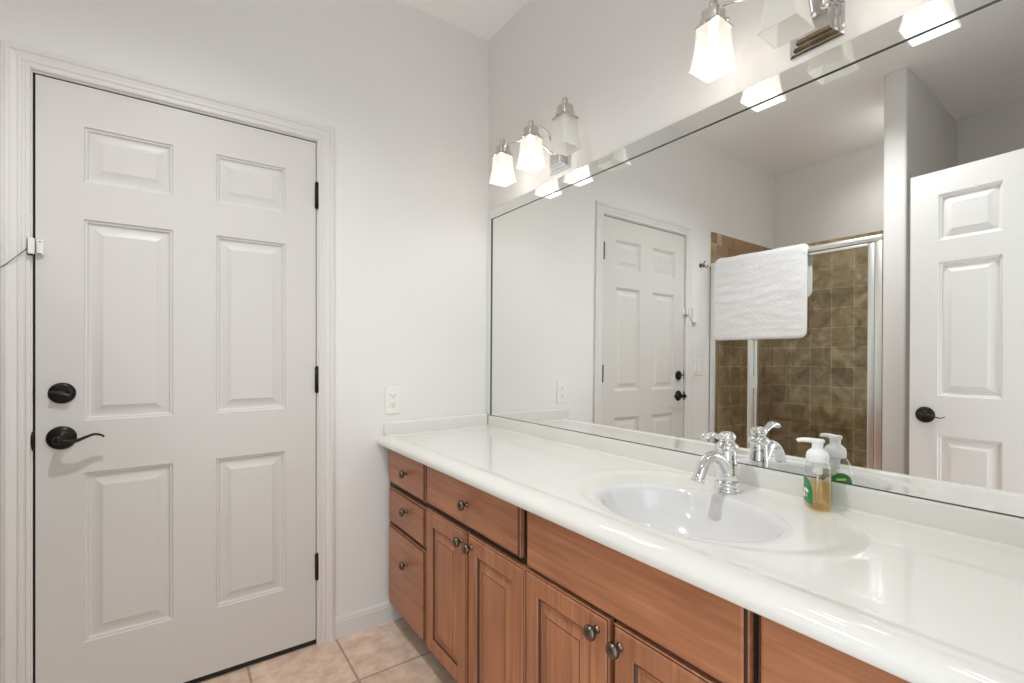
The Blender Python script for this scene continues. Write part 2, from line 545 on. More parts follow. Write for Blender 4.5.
# ------------------------------------------------------------------ panelled doors
def panel_rings(b, x0, x1, z0, z1, y, s, mi=0, offs=None):
    """sunk-and-raised panel in the plane y; s = outward direction sign (-1: faces -y)"""
    offs = offs or [(0, 0), (0.003, 0.0050), (0.008, 0.0056), (0.012, 0.0115), (0.016, 0.0125), (0.018, 0.0125), (0.045, 0.0030), (0.0465, 0.0020)]
    L = []
    for o, d in offs:
        yy = y - s * d
        L.append([(x0 + o, yy, z0 + o), (x1 - o, yy, z0 + o), (x1 - o, yy, z1 - o), (x0 + o, yy, z1 - o)])
    b.rings(L, mi=mi)
    b.add(L[-1], [(0, 1, 2, 3)])


def panel_slab(w, h, xs, zs, th, z0=0.0):
    """door slab, x 0..w, front face y=0 (faces -y), back y=th, with raised panels both sides"""
    b = MB()
    X = [0] + xs + [w]; Z = [z0] + zs + [h]
    for face_y, s in ((0.0, -1), (th, 1)):
        for i in range(len(X) - 1):
            for j in range(len(Z) - 1):
                if i % 2 == 1 and j % 2 == 1:
                    panel_rings(b, X[i], X[i + 1], Z[j], Z[j + 1], face_y, s)
                else:
                    b.add([(X[i], face_y, Z[j]), (X[i + 1], face_y, Z[j]), (X[i + 1], face_y, Z[j + 1]), (X[i], face_y, Z[j + 1])], [(0, 1, 2, 3)])
    for (xa, za, xb, zb) in ((0, z0, w, z0), (w, z0, w, h), (w, h, 0, h), (0, h, 0, z0)):
        b.add([(xa, 0, za), (xb, 0, zb), (xb, th, zb), (xa, th, za)], [(0, 1, 2, 3)])
    return b


def lever_mesh(d, s=1):
    """lever arm on a door: starts at the rose, runs along d (+1/-1 in x), sticks out to -y"""
    b = MB()
    b.lathe([(0.0115, 0.0), (0.0115, 0.030), (0.0135, 0.034), (0.0135, 0.047), (0.010, 0.052), (0.003, 0.0535)], (0, -0.010, 0), '-y', 20)
    pts = bez([(0.0, -0.050, 0.0), (d * 0.017, -0.052, -0.005), (d * 0.040, -0.053, -0.006), (d * 0.062, -0.052, 0.003), (d * 0.082, -0.049, 0.010), (d * 0.098, -0.046, 0.006), (d * 0.105, -0.044, 0.000)], 30)
    k = len(pts)
    rad = [0.0110 - 0.0062 * min(1, (i / (k - 1)) * 1.15) for i in range(k)]
    b.tube(pts, rad, 12, flat=0.62, up=(0, 0, 1))
    return b


def rose_mesh():
    b = MB()
    b.lathe([(0.0365, 0.0), (0.0365, 0.003), (0.034, 0.0065), (0.027, 0.0105), (0.019, 0.013), (0.016, 0.0155), (0.0155, 0.018), (0.004, 0.0185)], (0, 0, 0), '-y', 40)
    b.lathe([(0.0032, 0), (0.0032, 0.0115), (0.001, 0.012)], (0.0, 0.0, 0.022), '-y', 10)
    return b


W1 = DX1 - DX0
door = empty('door_1', (DX0, 0.001, 0.0))
tag(door, 'closed white six-panel door with black lever and deadbolt', 'door', kind='structure')
xs = [0.1105, 0.3435, 0.4705, 0.7025]
zs = [0.2545, 0.8000, 0.9665, 1.6140, 1.7330, 1.9105]
panel_slab(W1, DTOP, xs, zs, 0.035, 0.022).build('slab', M['door'], door, autosmooth=20)
b = MB(); b.box(0.0, W1, 0.004, 0.031, 0.004, 0.0225)
b.build('door_sweep', M['rubber'], door)
for zc in (1.8245, 1.0777, 0.3187):
    b = MB()
    b.lathe([(0.0075, -0.051), (0.0075, 0.051)], (W1 + 0.003, -0.0065, zc), 'z', 14)
    for q in (-0.054, 0.0515):
        b.lathe([(0.0055, q), (0.0055, q + 0.0025)], (W1 + 0.003, -0.0065, zc), 'z', 12)
    b.box(W1 - 0.004, W1 + 0.0025, -0.003, 0.002, zc - 0.05, zc + 0.05)
    b.build('hinge', M['bronze'], door)
hx, hz = -1.588 - DX0, 0.9175
handle = empty('lever_handle', (hx, 0.0, hz)); handle.parent = door
rose_mesh().build('rose', M['bronze'], handle)
lever_mesh(1).build('lever', M['bronze'], handle)
dbolt = empty('deadbolt', (-1.5868 - DX0, 0.0, 1.0580)); dbolt.parent = door
b = MB()
b.lathe([(0.0330, 0.0), (0.0330, 0.004), (0.0305, 0.0085), (0.026, 0.011), (0.022, 0.012)], (0, 0, 0), '-y', 40)
b.build('rose', M['bronze'], dbolt)
b = MB()
b.lathe([(0.010, 0.011), (0.009, 0.016)], (0, 0, 0), '-y', 16)
th_ = MB(); th_.bbox(-0.024, 0.021, -0.030, -0.014, -0.0045, 0.0045, 0.003, 2)
ca, sa = math.cos(math.radians(16)), math.sin(math.radians(16))
th_.v = [(x * ca + z * sa, y, -x * sa + z * ca) for x, y, z in th_.v]
b.add(th_.v, th_.f)
b.build('thumb_turn', M['bronze_light'], dbolt, autosmooth=40)
b = MB()
b.box(-0.0034, -0.0012, -0.0015, 0.03, hz - 0.035, hz + 0.028)
b.tube([(-0.0042, -0.0035, hz - 0.032), (-0.0062, -0.0060, hz - 0.018), (-0.0066, -0.0068, hz - 0.003), (-0.0062, -0.0060, hz + 0.012), (-0.0042, -0.0035, hz + 0.026)], 0.0030, 8)
b.build('strike_plate', M['bronze'], door)
b = MB(); b.box(-0.0034, -0.0012, -0.0035, 0.03, 1.030, 1.092)
b.tube([(-0.003, 0.002, 1.0605), (-0.0005, 0.002, 1.0605)], 0.008, 10)
b.build('strike_plate', M['bronze'], door)

# open door, seen in the mirror: hinged at the doorway behind the camera
a2 = math.atan2(-0.3721, 0.0374)
door2 = empty('door_2', (-1.5544, -1.2882, 0.0), a2)
tag(door2, 'open white panelled door with black lever, seen in the mirror', 'door', kind='structure')
# local +x runs from the free edge to the hinge side; the face towards the mirror is local +y
W2 = 0.755
sl = panel_slab(W2, 2.04, [0.103, 0.314, 0.441, 0.652], [0.255, 0.839, 1.017, 1.622, 1.721, 1.9315], 0.035, 0.012)
o = sl.build('slab', M['door_lit'], door2, loc=(0, -0.035, 0), autosmooth=20)
for side, rz, nm in ((0.0, PI, 'lever_handle'), (-0.035, 0.0, 'lever_handle')):
    h2 = empty(nm, (0.0595, side, 0.9265), rz); h2.parent = door2
    rose_mesh().build('rose', M['bronze'], h2)
    lv = lever_mesh(-1 if rz else 1)
    lv.v = [(x * 0.80, y, -z * 0.6 if rz else z) for x, y, z in lv.v]
    lv.build('lever', M['bronze'], h2)
for zc in (1.82, 1.08, 0.32):
    b = MB(); b.lathe([(0.007, -0.05), (0.007, 0.05)], (W2 + 0.004, 0.006, zc), 'z', 12); b.build('hinge', M['bronze'], door2)

# ------------------------------------------------------------------ vanity cabinets
XF, XD = -0.525, -0.545        # face frame and drawer/door front planes
ZB, ZT = 0.092, 0.7865
KN = {}


def knob_mesh():
    b = MB()
    b.lathe([(0.009, 0.0), (0.009, 0.002), (0.0055, 0.004), (0.0052, 0.011), (0.0075, 0.0135), (0.0130, 0.0155), (0.0160, 0.0190), (0.0166, 0.0225), (0.0155, 0.0262), (0.0125, 0.0295), (0.0080, 0.0317), (0.0025, 0.0327)],
            (0, 0, 0), '-x', 24)
    return b


def add_knob(parent, y, z, x=XD):
    if 'k' not in KN:
        o = knob_mesh().build('knob', M['pewter'], parent, loc=(x, y, z))
        KN['k'] = o
    else:
        o = KN['k'].copy(); COL.objects.link(o); o.parent = parent; o.location = (x, y, z)
    return o


def front_slab(name, y0, y1, z0, z1, parent, m):
    """drawer front: flat face with a small stepped edge; y0 > y1"""
    b = MB()
    ys, ye = y1, y1 and y0
    L = []
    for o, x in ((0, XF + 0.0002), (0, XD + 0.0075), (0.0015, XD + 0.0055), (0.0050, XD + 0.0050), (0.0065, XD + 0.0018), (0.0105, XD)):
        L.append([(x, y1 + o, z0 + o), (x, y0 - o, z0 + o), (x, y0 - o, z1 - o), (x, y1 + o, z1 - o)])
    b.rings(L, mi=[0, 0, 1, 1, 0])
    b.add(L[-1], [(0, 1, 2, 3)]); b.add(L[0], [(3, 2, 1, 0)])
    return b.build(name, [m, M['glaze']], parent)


def front_door(name, y0, y1, z0, z1, parent):
    b = MB()
    L = []
    F = 0.052
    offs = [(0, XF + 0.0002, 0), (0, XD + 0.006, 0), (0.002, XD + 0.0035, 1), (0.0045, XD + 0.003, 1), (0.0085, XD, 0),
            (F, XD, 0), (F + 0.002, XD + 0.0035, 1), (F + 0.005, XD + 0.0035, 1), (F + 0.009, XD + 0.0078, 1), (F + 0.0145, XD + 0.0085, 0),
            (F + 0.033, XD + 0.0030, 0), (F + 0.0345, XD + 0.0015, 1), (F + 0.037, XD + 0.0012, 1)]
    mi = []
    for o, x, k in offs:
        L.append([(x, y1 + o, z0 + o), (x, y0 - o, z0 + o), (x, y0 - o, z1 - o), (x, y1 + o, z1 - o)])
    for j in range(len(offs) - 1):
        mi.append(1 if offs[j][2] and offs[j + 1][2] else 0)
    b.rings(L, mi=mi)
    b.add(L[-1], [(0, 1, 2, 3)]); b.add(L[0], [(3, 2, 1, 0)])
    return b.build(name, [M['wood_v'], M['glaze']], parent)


def carcass(y0, y1, parent):
    b = MB()
    pr = [(-0.455, 0.0), (-0.012, 0.0), (-0.012, 0.600), (-0.500, 0.600), (-0.500, ZT - 0.001), (XF, ZT - 0.001), (XF, ZB), (-0.455, ZB)]
    l0 = [(x, y0, z) for x, z in pr]; l1 = [(x, y1, z) for x, z in pr]
    b.rings([l0, l1], mi=0, cap0=True, cap1=True)
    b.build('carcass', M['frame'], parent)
    b = MB(); b.box(-0.4585, -0.4552, y0 - 0.001, y1 + 0.001, 0.0, ZB - 0.001)
    b.build('toe_kick', M['kick'], parent)


def cabinet(name, y0, y1, label, group=None):
    t = empty(name, (0, 0, 0))
    tag(t, label, 'cabinet', group)
    carcass(y0, y1, t)
    return t


c1 = cabinet('vanity_drawer_cabinet', -0.0135, -0.4155, 'reddish-brown wooden cabinet of three stacked drawers against the door wall', 'vanity cabinets')
for (z0, z1, zk) in ((0.629, 0.7815, 0.7055), (0.461, 0.6075, 0.5535), (0.105, 0.446, 0.342)):
    d = front_slab('drawer_front', -0.045, -0.4085, z0, z1, c1, M['wood_h'])
    add_knob(d, -0.2475, zk)
c2 = cabinet('vanity_door_cabinet', -0.4165, -1.030, 'reddish-brown wooden cabinet with one wide drawer above two raised-panel doors', 'vanity cabinets')
d = front_slab('drawer_front', -0.4275, -1.0055, 0.6325, 0.7815, c2, M['wood_h']); add_knob(d, -0.7290, 0.7060)
d = front_door('door', -0.4245, -0.7195, 0.1015, 0.6125, c2); add_knob(d, -0.6970, 0.5815)
d = front_door('door', -0.7325, -1.0285, 0.1015, 0.6125, c2); add_knob(d, -0.7600, 0.5815)
c3 = cabinet('vanity_sink_cabinet', -1.031, -1.6345, 'reddish-brown wooden cabinet under the sink with wide blank panel over two doors', 'vanity cabinets')
front_slab('false_front', -1.0360, -1.6280, 0.6225, 0.7815, c3, M['wood_h'])
d = front_door('door', -1.0325, -1.3275, 0.1015, 0.6155, c3); add_knob(d, -1.2960, 0.5815)
d = front_door('door', -1.3410, -1.6310, 0.1015, 0.6155, c3); add_knob(d, -1.3610, 0.5760)
c4 = cabinet('vanity_end_cabinet', -1.6355, -2.0800, 'reddish-brown wooden cabinet right of the sink cabinet, cut off by the picture edge', 'vanity cabinets')
for (z0, z1, zk) in ((0.629, 0.7815, 0.7055), (0.461, 0.6075, 0.5535), (0.105, 0.446, 0.342)):
    d = front_slab('drawer_front', -1.6430, -2.0550, z0, z1, c4, M['wood_h']); add_knob(d, -1.855, zk)

# ------------------------------------------------------------------ countertop with integral bowl
ZC = 0.8195
top = empty('countertop', (0, 0, 0))
tag(top, 'glossy off-white countertop with integral oval sink on the wooden cabinets', 'countertop')
YE = -2.083
SCX, SCY, SAX, SAY = -0.3120, -1.3450, 0.1530, 0.2110       # bowl rim ellipse
OCX, OCY, OAX, OAY = -0.2600, -1.3450, 0.2420, 0.3380       # shallow outer dish
BD = 0.150
nx, ny = 150, 470
# profile from the backsplash to the front lip and under
xsP = [(-0.0 - 0.535 * i / nx) for i in range(nx + 1)]


def sstep(a, b_, t):
    t = max(0.0, min(1.0, (t - a) / (b_ - a)))
    return t * t * (3 - 2 * t)


def surf(x, y, bowl=True):
    z = ZC
    # raised drip rim along the front, coves at the back and at the door wall
    z += 0.0035 * sstep(-0.500, -0.530, x)
    z += 0.0035 * (1 - sstep(0.0, 0.020, -x - 0.016)) ** 2
    z += 0.0045 * (1 - sstep(0.0, 0.022, -y - 0.020)) ** 2
    ro = math.hypot((x - OCX) / OAX, (y - OCY) / OAY)
    z += 0.0012 * math.exp(-((ro - 1.03) / 0.035) ** 2) * sstep(-0.42, -0.25, x)
    z -= 0.0030 * (1 - sstep(0.88, 1.0, ro))
    ri = math.hypot((x - SCX) / SAX, (y - SCY) / SAY)
    if ri < 1.30:
        u = 0.035 * math.log(1 + math.exp((1 - ri * ri) / 0.035))
        z -= BD * u ** 0.66
    return z


verts = []; P = []
for i in range(nx + 1):
    x = xsP[i]
    for j in range(ny + 1):
        y = YE * j / ny
        verts.append((x, y, surf(x, y)))
lip = []
zl = ZC + 0.0035
for k in range(1, 13):
    a = PI / 2 * k / 12
    lip.append((-0.535 - 0.045 * math.sin(a) ** 1.0, zl - 0.0235 * (1 - math.cos(a))))
lip += [(-0.5803, zl - 0.030), (-0.5785, 0.7895), (-0.574, 0.7872), (-0.560, 0.7868), (-0.505, 0.7868)]
row = nx
for (x, z) in lip:
    for j in range(ny + 1):
        verts.append((x, YE * j / ny, z))
tot = nx + len(lip)
f_top = []
for i in range(tot):
    for j in range(ny):
        q = (i * (ny + 1) + j, i * (ny + 1) + j + 1, (i + 1) * (ny + 1) + j + 1, (i + 1) * (ny + 1) + j)
        if i >= nx or min(math.hypot((verts[k][0] - SCX) / SAX, (verts[k][1] - SCY) / SAY) for k in q) > 1.005:
            f_top.append(q)
used = sorted({k for f in f_top for k in f}); mp = {k: i for i, k in enumerate(used)}
b = MB(); b.add([verts[k] for k in used], [tuple(mp[k] for k in f) for f in f_top], 0, True)
# end caps of the slab
for j in (0, ny):
    ring = [verts[i * (ny + 1) + j] for i in range(nx, tot + 1)] + [(-0.505, YE * j / ny, ZC)]
    b.add(ring, [tuple(range(len(ring)))])
b.build('slab', M['marble'], top, merge=None, recalc=True)
b = MB()
NR, NA = 44, 128
loops = []
for k in range(NR + 9):
    r = 0.02 + 0.98 * (1 - (1 - k / NR) ** 1.9) if k <= NR else 1.0 + 0.02 * (k - NR)
    off = 0.0003 if r < 1.125 else -0.0004
    loops.append([(SCX + SAX * r * math.cos(2 * PI * a / NA), SCY + SAY * r * math.sin(2 * PI * a / NA),
                   surf(SCX + SAX * r * math.cos(2 * PI * a / NA), SCY + SAY * r * math.sin(2 * PI * a / NA)) + off) for a in range(NA)])
b.rings(loops, smooth=True); b.add(loops[0], [tuple(range(NA))], 0, True)
b.build('basin', M['marble_shaded'], top, merge=0.00001, recalc=True)
for o in top.children:      # surfaces must face up
    me = o.data
    up_ = sum(p.normal.z * p.area for p in me.polygons if p.center.x > -0.5 and (o.name.startswith('basin') or p.center.z > 0.792))
    if up_ < 0:
        me.flip_normals()
b = MB()
b.lathe([(0.030, 0.0), (0.030, 0.0025), (0.024, 0.0040), (0.022, 0.0015), (0.021, 0.004), (0.016, 0.0075), (0.003, 0.0085)], (SCX, SCY, surf(SCX, SCY) + 0.0005), 'z', 28)
b.build('drain', M['chrome'], top)


def rounded_splash(y0, y1):
    pr = [(0.0 - 0.0005, 0.786), (-0.0165, 0.786), (-0.0165, ZC + 0.046), (-0.0160, ZC + 0.0515), (-0.0147, ZC + 0.0550), (-0.0125, ZC + 0.0562), (-0.0005, ZC + 0.0562)]
    b = MB()
    b.rings([[(x, y0, z) for x, z in pr], [(x, y1, z) for x, z in pr]], cap0=True, cap1=True)
    return b


b = rounded_splash(-0.0005, YE)
b.build('backsplash', M['marble'], top, autosmooth=35)
b = MB()
pr = [(-0.0005, 0.800), (-0.0200, 0.800), (-0.0200, ZC + 0.052), (-0.0190, ZC + 0.0580), (-0.0160, ZC + 0.0620), (-0.0120, ZC + 0.0636), (-0.0005, ZC + 0.0638)]
L = []
for x, sh in ((-0.0215, 0), (-0.530, 0), (-0.540, 0.002), (-0.5465, 0.007), (-0.5495, 0.014), (-0.5500, 0.02)):
    L.append([(x, y, z - (sh if z > 0.83 else 0)) for y, z in pr])
b.rings(L, cap0=True, cap1=True)
b.build('side_splash', M['marble'], top, autosmooth=35)

# ------------------------------------------------------------------ mirror (leans a little: its foot stands on the splash)
TI, MX = 0.0079, 0.0035
mxz = lambda z, off=0.0: -(MX + TI * (1.87 - z)) - off
mirror = empty('wall_mirror', (0, 0, 0))
tag(mirror, 'long wall mirror edged with narrow mirror strips, above the white countertop', 'mirror')
MZ0, MZ1, MZT = 0.8763, 1.906, 1.858
MY0, MY1 = -0.0015, -2.080
b = MB()
vs = [(mxz(MZ0), MY0, MZ0), (mxz(MZ0), MY1, MZ0), (mxz(MZ1), MY1, MZ1), (mxz(MZ1), MY0, MZ1)]
bk = [(x + 0.003, y, z) for x, y, z in vs]
b.add(vs, [(0, 1, 2, 3)], 0)
b.add(vs + bk, [(0, 1, 5, 4), (1, 2, 6, 5), (2, 3, 7, 6), (3, 0, 4, 7), (4, 5, 6, 7)], 1)
b.build('mirror_glass', [M['mirror'], M['mirror_edge']], mirror)


def strip(name, quad, th=0.0052):
    """bevelled mirror strip glued on the face of the mirror; quad = (y, z) corners, outer edge first two"""
    b = MB()
    fr = [(mxz(z, th + 0.0002), y, z) for y, z in quad]
    bk = [(mxz(z, 0.0002), y, z) for y, z in quad]
    b.add(fr, [(0, 1, 2, 3)], 0)
    b.add(fr + bk, [(0, 4, 5, 1), (1, 5, 6, 2), (2, 6, 7, 3), (3, 7, 4, 0), (4, 7, 6, 5)], 1)
    return b.build(name, [M['mirror'], M['mirror_edge']], mirror)


b = MB(); b.box(mxz(MZ0) - 0.0022, mxz(MZ0) + 0.002, MY1, -0.0375, MZ0 - 0.0004, MZ0 + 0.0018)
b.build('bottom_channel', M['mirror_edge'], mirror)
strip('top_strip', [(MY0, 1.9030), (MY1, 1.9160), (MY1, MZT), (-0.0365, MZT)])
strip('side_strip', [(MY0, MZ0), (MY0, 1.9027), (-0.0362, MZT - 0.0004), (-0.0362, MZ0)])

# ------------------------------------------------------------------ sconces
ZS0, ZS1 = 1.930, 2.046        # shade bottom and top


def sq(cx, cy, h, z, r=0.12, n=5):
    """rounded square loop"""
    out = []
    rr = h * r
    for k, (sx, sy) in enumerate(((1, 1), (-1, 1), (-1, -1), (1, -1))):
        for i in range(n):
            a = PI / 2 * k + PI / 2 * i / (n - 1)
            out.append((cx + sx * (h - rr) + rr * math.cos(a), cy + sy * (h - rr) + rr * math.sin(a), z))
    return out


def shade_unit(root, cx, cy, lit):
    # metal holder: finial, stepped square cap and flared lip
    b = MB()
    b.lathe([(0.010, 2.084), (0.0105, 2.098), (0.0105, 2.112), (0.0085, 2.116), (0.002, 2.1175)], (cx, cy, 0), 'z', 18)
    b.rings([sq(cx, cy, h, z) for h, z in ((0.010, 2.0885), (0.0215, 2.0880), (0.0220, 2.0860), (0.0220, 2.0660), (0.0255, 2.0640), (0.0260, 2.0520), (0.0300, 2.0500), (0.0345, 2.0440), (0.0365, 2.0395), (0.0350, 2.0390))],
            cap0=True, cap1=False)
    b.rings([sq(cx, cy, h, z) for h, z in ((0.0350, 2.0390), (0.0290, 2.0470), (0.0100, 2.0480))], cap1=True)
    for sx, sy in ((1, 0), (-1, 0), (0, 1), (0, -1)):
        ax = 'x' if sx > 0 else '-x' if sx < 0 else 'y' if sy > 0 else '-y'
        b.lathe([(0.0022, 0.0), (0.0022, 0.005), (0.0042, 0.0055), (0.0042, 0.009)], (cx + sx * 0.0335, cy + sy * 0.0335, 2.0425), ax, 10)
    b.build('shade_holder', M['nickel'], root, autosmooth=35)
    # flared square glass shade
    hs = [(0.0310, ZS1), (0.0325, 2.030), (0.0335, 2.012), (0.0350, 1.990), (0.0375, 1.968), (0.0415, 1.946), (0.0455, ZS0)]
    b = MB()
    b.rings([sq(cx, cy, h, z, 0.10) for h, z in hs] + [sq(cx, cy, h - 0.003, z, 0.10) for h, z in reversed(hs)], cap0=False)
    s = b.build('shade', M['shade_lit'] if lit else M['shade'], root, autosmooth=40)
    b = MB()
    up = 0.0 if lit else 0.026
    b.lathe([(r_, min(2.046, z_ + up)) for r_, z_ in [(0.011, 2.046), (0.011, 2.020), (0.012, 2.008), (0.017, 1.988), (0.0225, 1.974), (0.0238, 1.962), (0.0215, 1.950), (0.014, 1.941), (0.004, 1.9385)]], (cx, cy, 0), 'z', 20)
    b.build('bulb', M['bulb_on'] if lit else M['bulb_off'], root)


def sconce(yc_plate, ys, lit, label):
    root = empty('vanity_sconce', (0, yc_plate, 2.0))
    tag(root, label, 'wall light', 'vanity wall lights')
    sub = MB()
    cx = -0.134
    r0 = root.location.copy()
    inner = []
    # stepped backplate
    b = MB()
    zc, hh, hw = 2.000, 0.0665, 0.0605
    L = []
    for o, x in ((0, -0.0004), (0, -0.007), (0.006, -0.010), (0.011, -0.010), (0.011, -0.016), (0.016, -0.019), (0.021, -0.019), (0.021, -0.026), (0.027, -0.030)):
        L.append([(x, yc_plate - hw + o, zc - hh + o), (x, yc_plate + hw - o, zc - hh + o), (x, yc_plate + hw - o, zc + hh - o), (x, yc_plate - hw + o, zc + hh - o)])
    b.rings(L, cap0=True, cap1=True)
    inner.append(b.build('backplate', M['chrome'], root))
    for k, (y, on) in enumerate(zip(ys, lit)):
        before = set(root.children)
        shade_unit(root, cx, y, on)
        b = MB()
        yp = yc_plate + (0.028, 0.0, -0.028)[k]
        dy = yp - y
        if k == 1:
            pts = [(cx, y, 2.0935), (cx + 0.035, y + dy * 0.3, 2.099), (cx + 0.072, y + dy * 0.7, 2.078), (cx + 0.090, yp, 2.040), (cx + 0.1045, yp, 2.006)]
        else:
            pts = [(cx, y, 2.0935), (cx + 0.016, y + dy * 0.28, 2.091), (cx + 0.040, y + dy * 0.62, 2.078), (cx + 0.075, y + dy * 0.90, 2.045), (cx + 0.1045, yp, 2.012)]
        b.tube(bez(pts, 28), 0.0058, 12)
        b.lathe([(0.010, 0.0), (0.010, 0.004), (0.007, 0.007)], (pts[-1][0] + 0.001, yp, pts[-1][2]), '-x', 14)
        b.build('arm', M['chrome'], root)
        if on:
            l = light('bulb_light', 'POINT', (cx, y, 1.9620), LAMP_W, (1.0, 0.98, 0.96), shadow_soft_size=0.022)
            l.parent = root
    for ch in root.children:
        ch.location = ch.location - Vector((0, yc_plate, 2.0))
    return root


sconce(-0.5510, (-0.3230, -0.5260, -0.7300), (True, True, False), 'three-shade chrome wall light nearest the room corner, above the mirror')
sconce(-1.5110, (-1.3160, -1.4980, -1.6950), (True, False, True), 'three-shade chrome wall light above the sink, partly cut off by the picture top')

# ------------------------------------------------------------------ recessed ceiling light (above the picture) and the added shower fill
for (x, y, z), lab, k in ((DL, 'round recessed ceiling light in front of the panelled door', 1.0), (SHOWER_FILL, 'small added fill light inside the shower, out of view', 0.62)):
    t = empty('recessed_light', (x, y, z)); tag(t, lab, 'ceiling light')
    b = MB(); b.lathe([(0.085 * k, 0.0), (0.085 * k, -0.004), (0.066 * k, -0.006), (0.062 * k, -0.002), (0.062 * k, 0.0)], (0, 0, 0), 'z', 40, cap=False); b.build('trim_ring', M['trim'], t)
    b = MB(); b.lathe([(0.061 * k, -0.0035), (0.061 * k, -0.0015)], (0, 0, 0), 'z', 32); b.build('lens', M['lens'], t)

# ------------------------------------------------------------------ faucet
FX, FY = -0.0930, -1.3300
FZ = surf(FX, FY)
fa = empty('faucet', (FX, FY, FZ))
tag(fa, 'chrome single-lever faucet standing behind the oval sink bowl', 'faucet')
b = MB()
b.lathe([(0.0335, 0.0), (0.0340, 0.004), (0.0320, 0.007), (0.0290, 0.010), (0.0285, 0.015), (0.0310, 0.019), (0.0310, 0.022), (0.0280, 0.025)], (0, 0, 0), 'z', 36)
b.build('base', M['chrome'], fa)
b = MB()
b.lathe([(0.0270, 0.024), (0.0265, 0.045), (0.0255, 0.065), (0.0235, 0.082), (0.0225, 0.095), (0.0235, 0.103), (0.0215, 0.106), (0.0215, 0.109), (0.0290, 0.114), (0.0300, 0.118), (0.0280, 0.123), (0.0215, 0.128), (0.0185, 0.131)], (0, 0, 0), 'z', 36)
b.build('body', M['chrome'], fa)
b = MB()
pts = bez([(0.004, 0, 0.040), (-0.018, 0, 0.066), (-0.040, 0, 0.088), (-0.066, 0, 0.0995), (-0.093, 0, 0.0945), (-0.113, 0, 0.078), (-0.125, 0, 0.060), (-0.132, 0, 0.047)], 42)
k = len(pts)
b.tube(pts, [0.0235 - 0.0080 * min(1, i / (k * 0.6)) for i in range(k)], 20, flat=0.80, up=(0, 0, 1))
e0, e1 = Vector(pts[-2]), Vector(pts[-1]); dv = (e1 - e0).normalized()
b.tube([e1 - dv * 0.004, e1 - dv * 0.003, e1 + dv * 0.004, e1 + dv * 0.005], [0.0155, 0.0180, 0.0180, 0.0165], 20, flat=0.85, up=(0, 0, 1))
b.build('spout', M['chrome'], fa)
hd = MB()
hd.lathe([(0.0180, 0.131), (0.0185, 0.134), (0.0215, 0.1385), (0.0225, 0.143), (0.0215, 0.148), (0.0170, 0.1535), (0.0100, 0.157), (0.002, 0.1582)], (0, 0, 0), 'z', 32)
pts = bez([(-0.012, 0.0, 0.143), (-0.036, 0.0, 0.144), (-0.056, 0.0, 0.1535), (-0.078, 0.0, 0.160), (-0.096, 0.0, 0.156), (-0.108, 0.0, 0.1485)], 30)
k = len(pts)
hd.tube(pts, [0.0085 + 0.0085 * math.sin(PI * min(1, i / (k - 1)) ** 1.8) * (i / k) + (0.0008 if i < k - 2 else -0.003) for i in range(k)], 16, flat=0.50, up=(0, 0, 1))
hd.build('handle', M['chrome'], fa)

# ------------------------------------------------------------------ soap dispenser
BX, BY = -0.0600, -1.5350
BZ = surf(BX, BY) + 0.0002
so = empty('soap_dispenser', (BX, BY, BZ), math.atan2(0.64, 0.77))
tag(so, 'clear pump bottle of amber hand soap with green label beside the faucet', 'soap dispenser')
# local x = wide axis
body_prof = [(0.0, 0.90), (0.003, 0.97), (0.012, 1.0), (0.035, 0.985), (0.060, 0.93), (0.080, 0.84), (0.095, 0.72), (0.104, 0.58), (0.108, 0.50)]


def bsec(h):
    for (h0, s0), (h1, s1) in zip(body_prof, body_prof[1:]):
        if h <= h1:
            t = (h - h0) / (h1 - h0); s = s0 + (s1 - s0) * t; break
    else:
        s = body_prof[-1][1]
    a = 0.0425 * s
    bb = 0.0240 * min(1.0, 0.45 + 0.80 * s)
    return a, bb


def bpt(h, ang, off=0.0):
    a, bb = bsec(h)
    c, s = math.cos(ang), math.sin(ang)
    e = 2 / 2.4
    return ((a + off) * math.copysign(abs(c) ** e, c), (bb + off) * math.copysign(abs(s) ** e, s), h)


NB = 48
hs = [0.0, 0.0015, 0.003, 0.007, 0.012, 0.02, 0.035, 0.05, 0.06, 0.07, 0.08, 0.088, 0.095, 0.100, 0.104, 0.108]
b = MB(); b.rings([[bpt(h, 2 * PI * i / NB) for i in range(NB)] for h in hs], smooth=True, cap0=True)
b.build('bottle', M['bottle'], so)
b = MB()
hl = [0.003, 0.006, 0.012, 0.02, 0.035, 0.047, 0.058]
b.rings([[bpt(h, 2 * PI * i / NB, -0.0018) for i in range(NB)] for h in hl], smooth=True, cap0=True, cap1=True)
b.build('liquid_soap', M['soap'], so)
pm = MB()
pm.lathe([(0.0195, 0.106), (0.0225, 0.108), (0.0235, 0.112), (0.0235, 0.121), (0.0220, 0.128), (0.0170, 0.134), (0.0125, 0.137), (0.0115, 0.140), (0.0115, 0.151), (0.0140, 0.152), (0.0150, 0.157), (0.0135, 0.1595), (0.003, 0.1605)], (0, 0, 0), 'z', 28)
rot = -so.rotation_euler.z
nd = Vector((-0.42, 0.907, 0)).normalized()
nl = Vector((nd.x * math.cos(rot) - nd.y * math.sin(rot), nd.x * math.sin(rot) + nd.y * math.cos(rot), 0))
pts = [nl * 0.004 + Vector((0, 0, 0.1550)), nl * 0.016 + Vector((0, 0, 0.1562)), nl * 0.030 + Vector((0, 0, 0.1560)), nl * 0.038 + Vector((0, 0, 0.1545)), nl * 0.041 + Vector((0, 0, 0.1525))]
pm.tube(pts, [0.0090, 0.0078, 0.0070, 0.0064, 0.0058], 14, flat=0.72, up=(0, 0, 1))
pm.build('pump', M['pump'], so, autosmooth=50)
b = MB(); b.tube([(0, 0, 0.107), (0, 0, 0.06), (0.004, 0, 0.012)], 0.0025, 8)
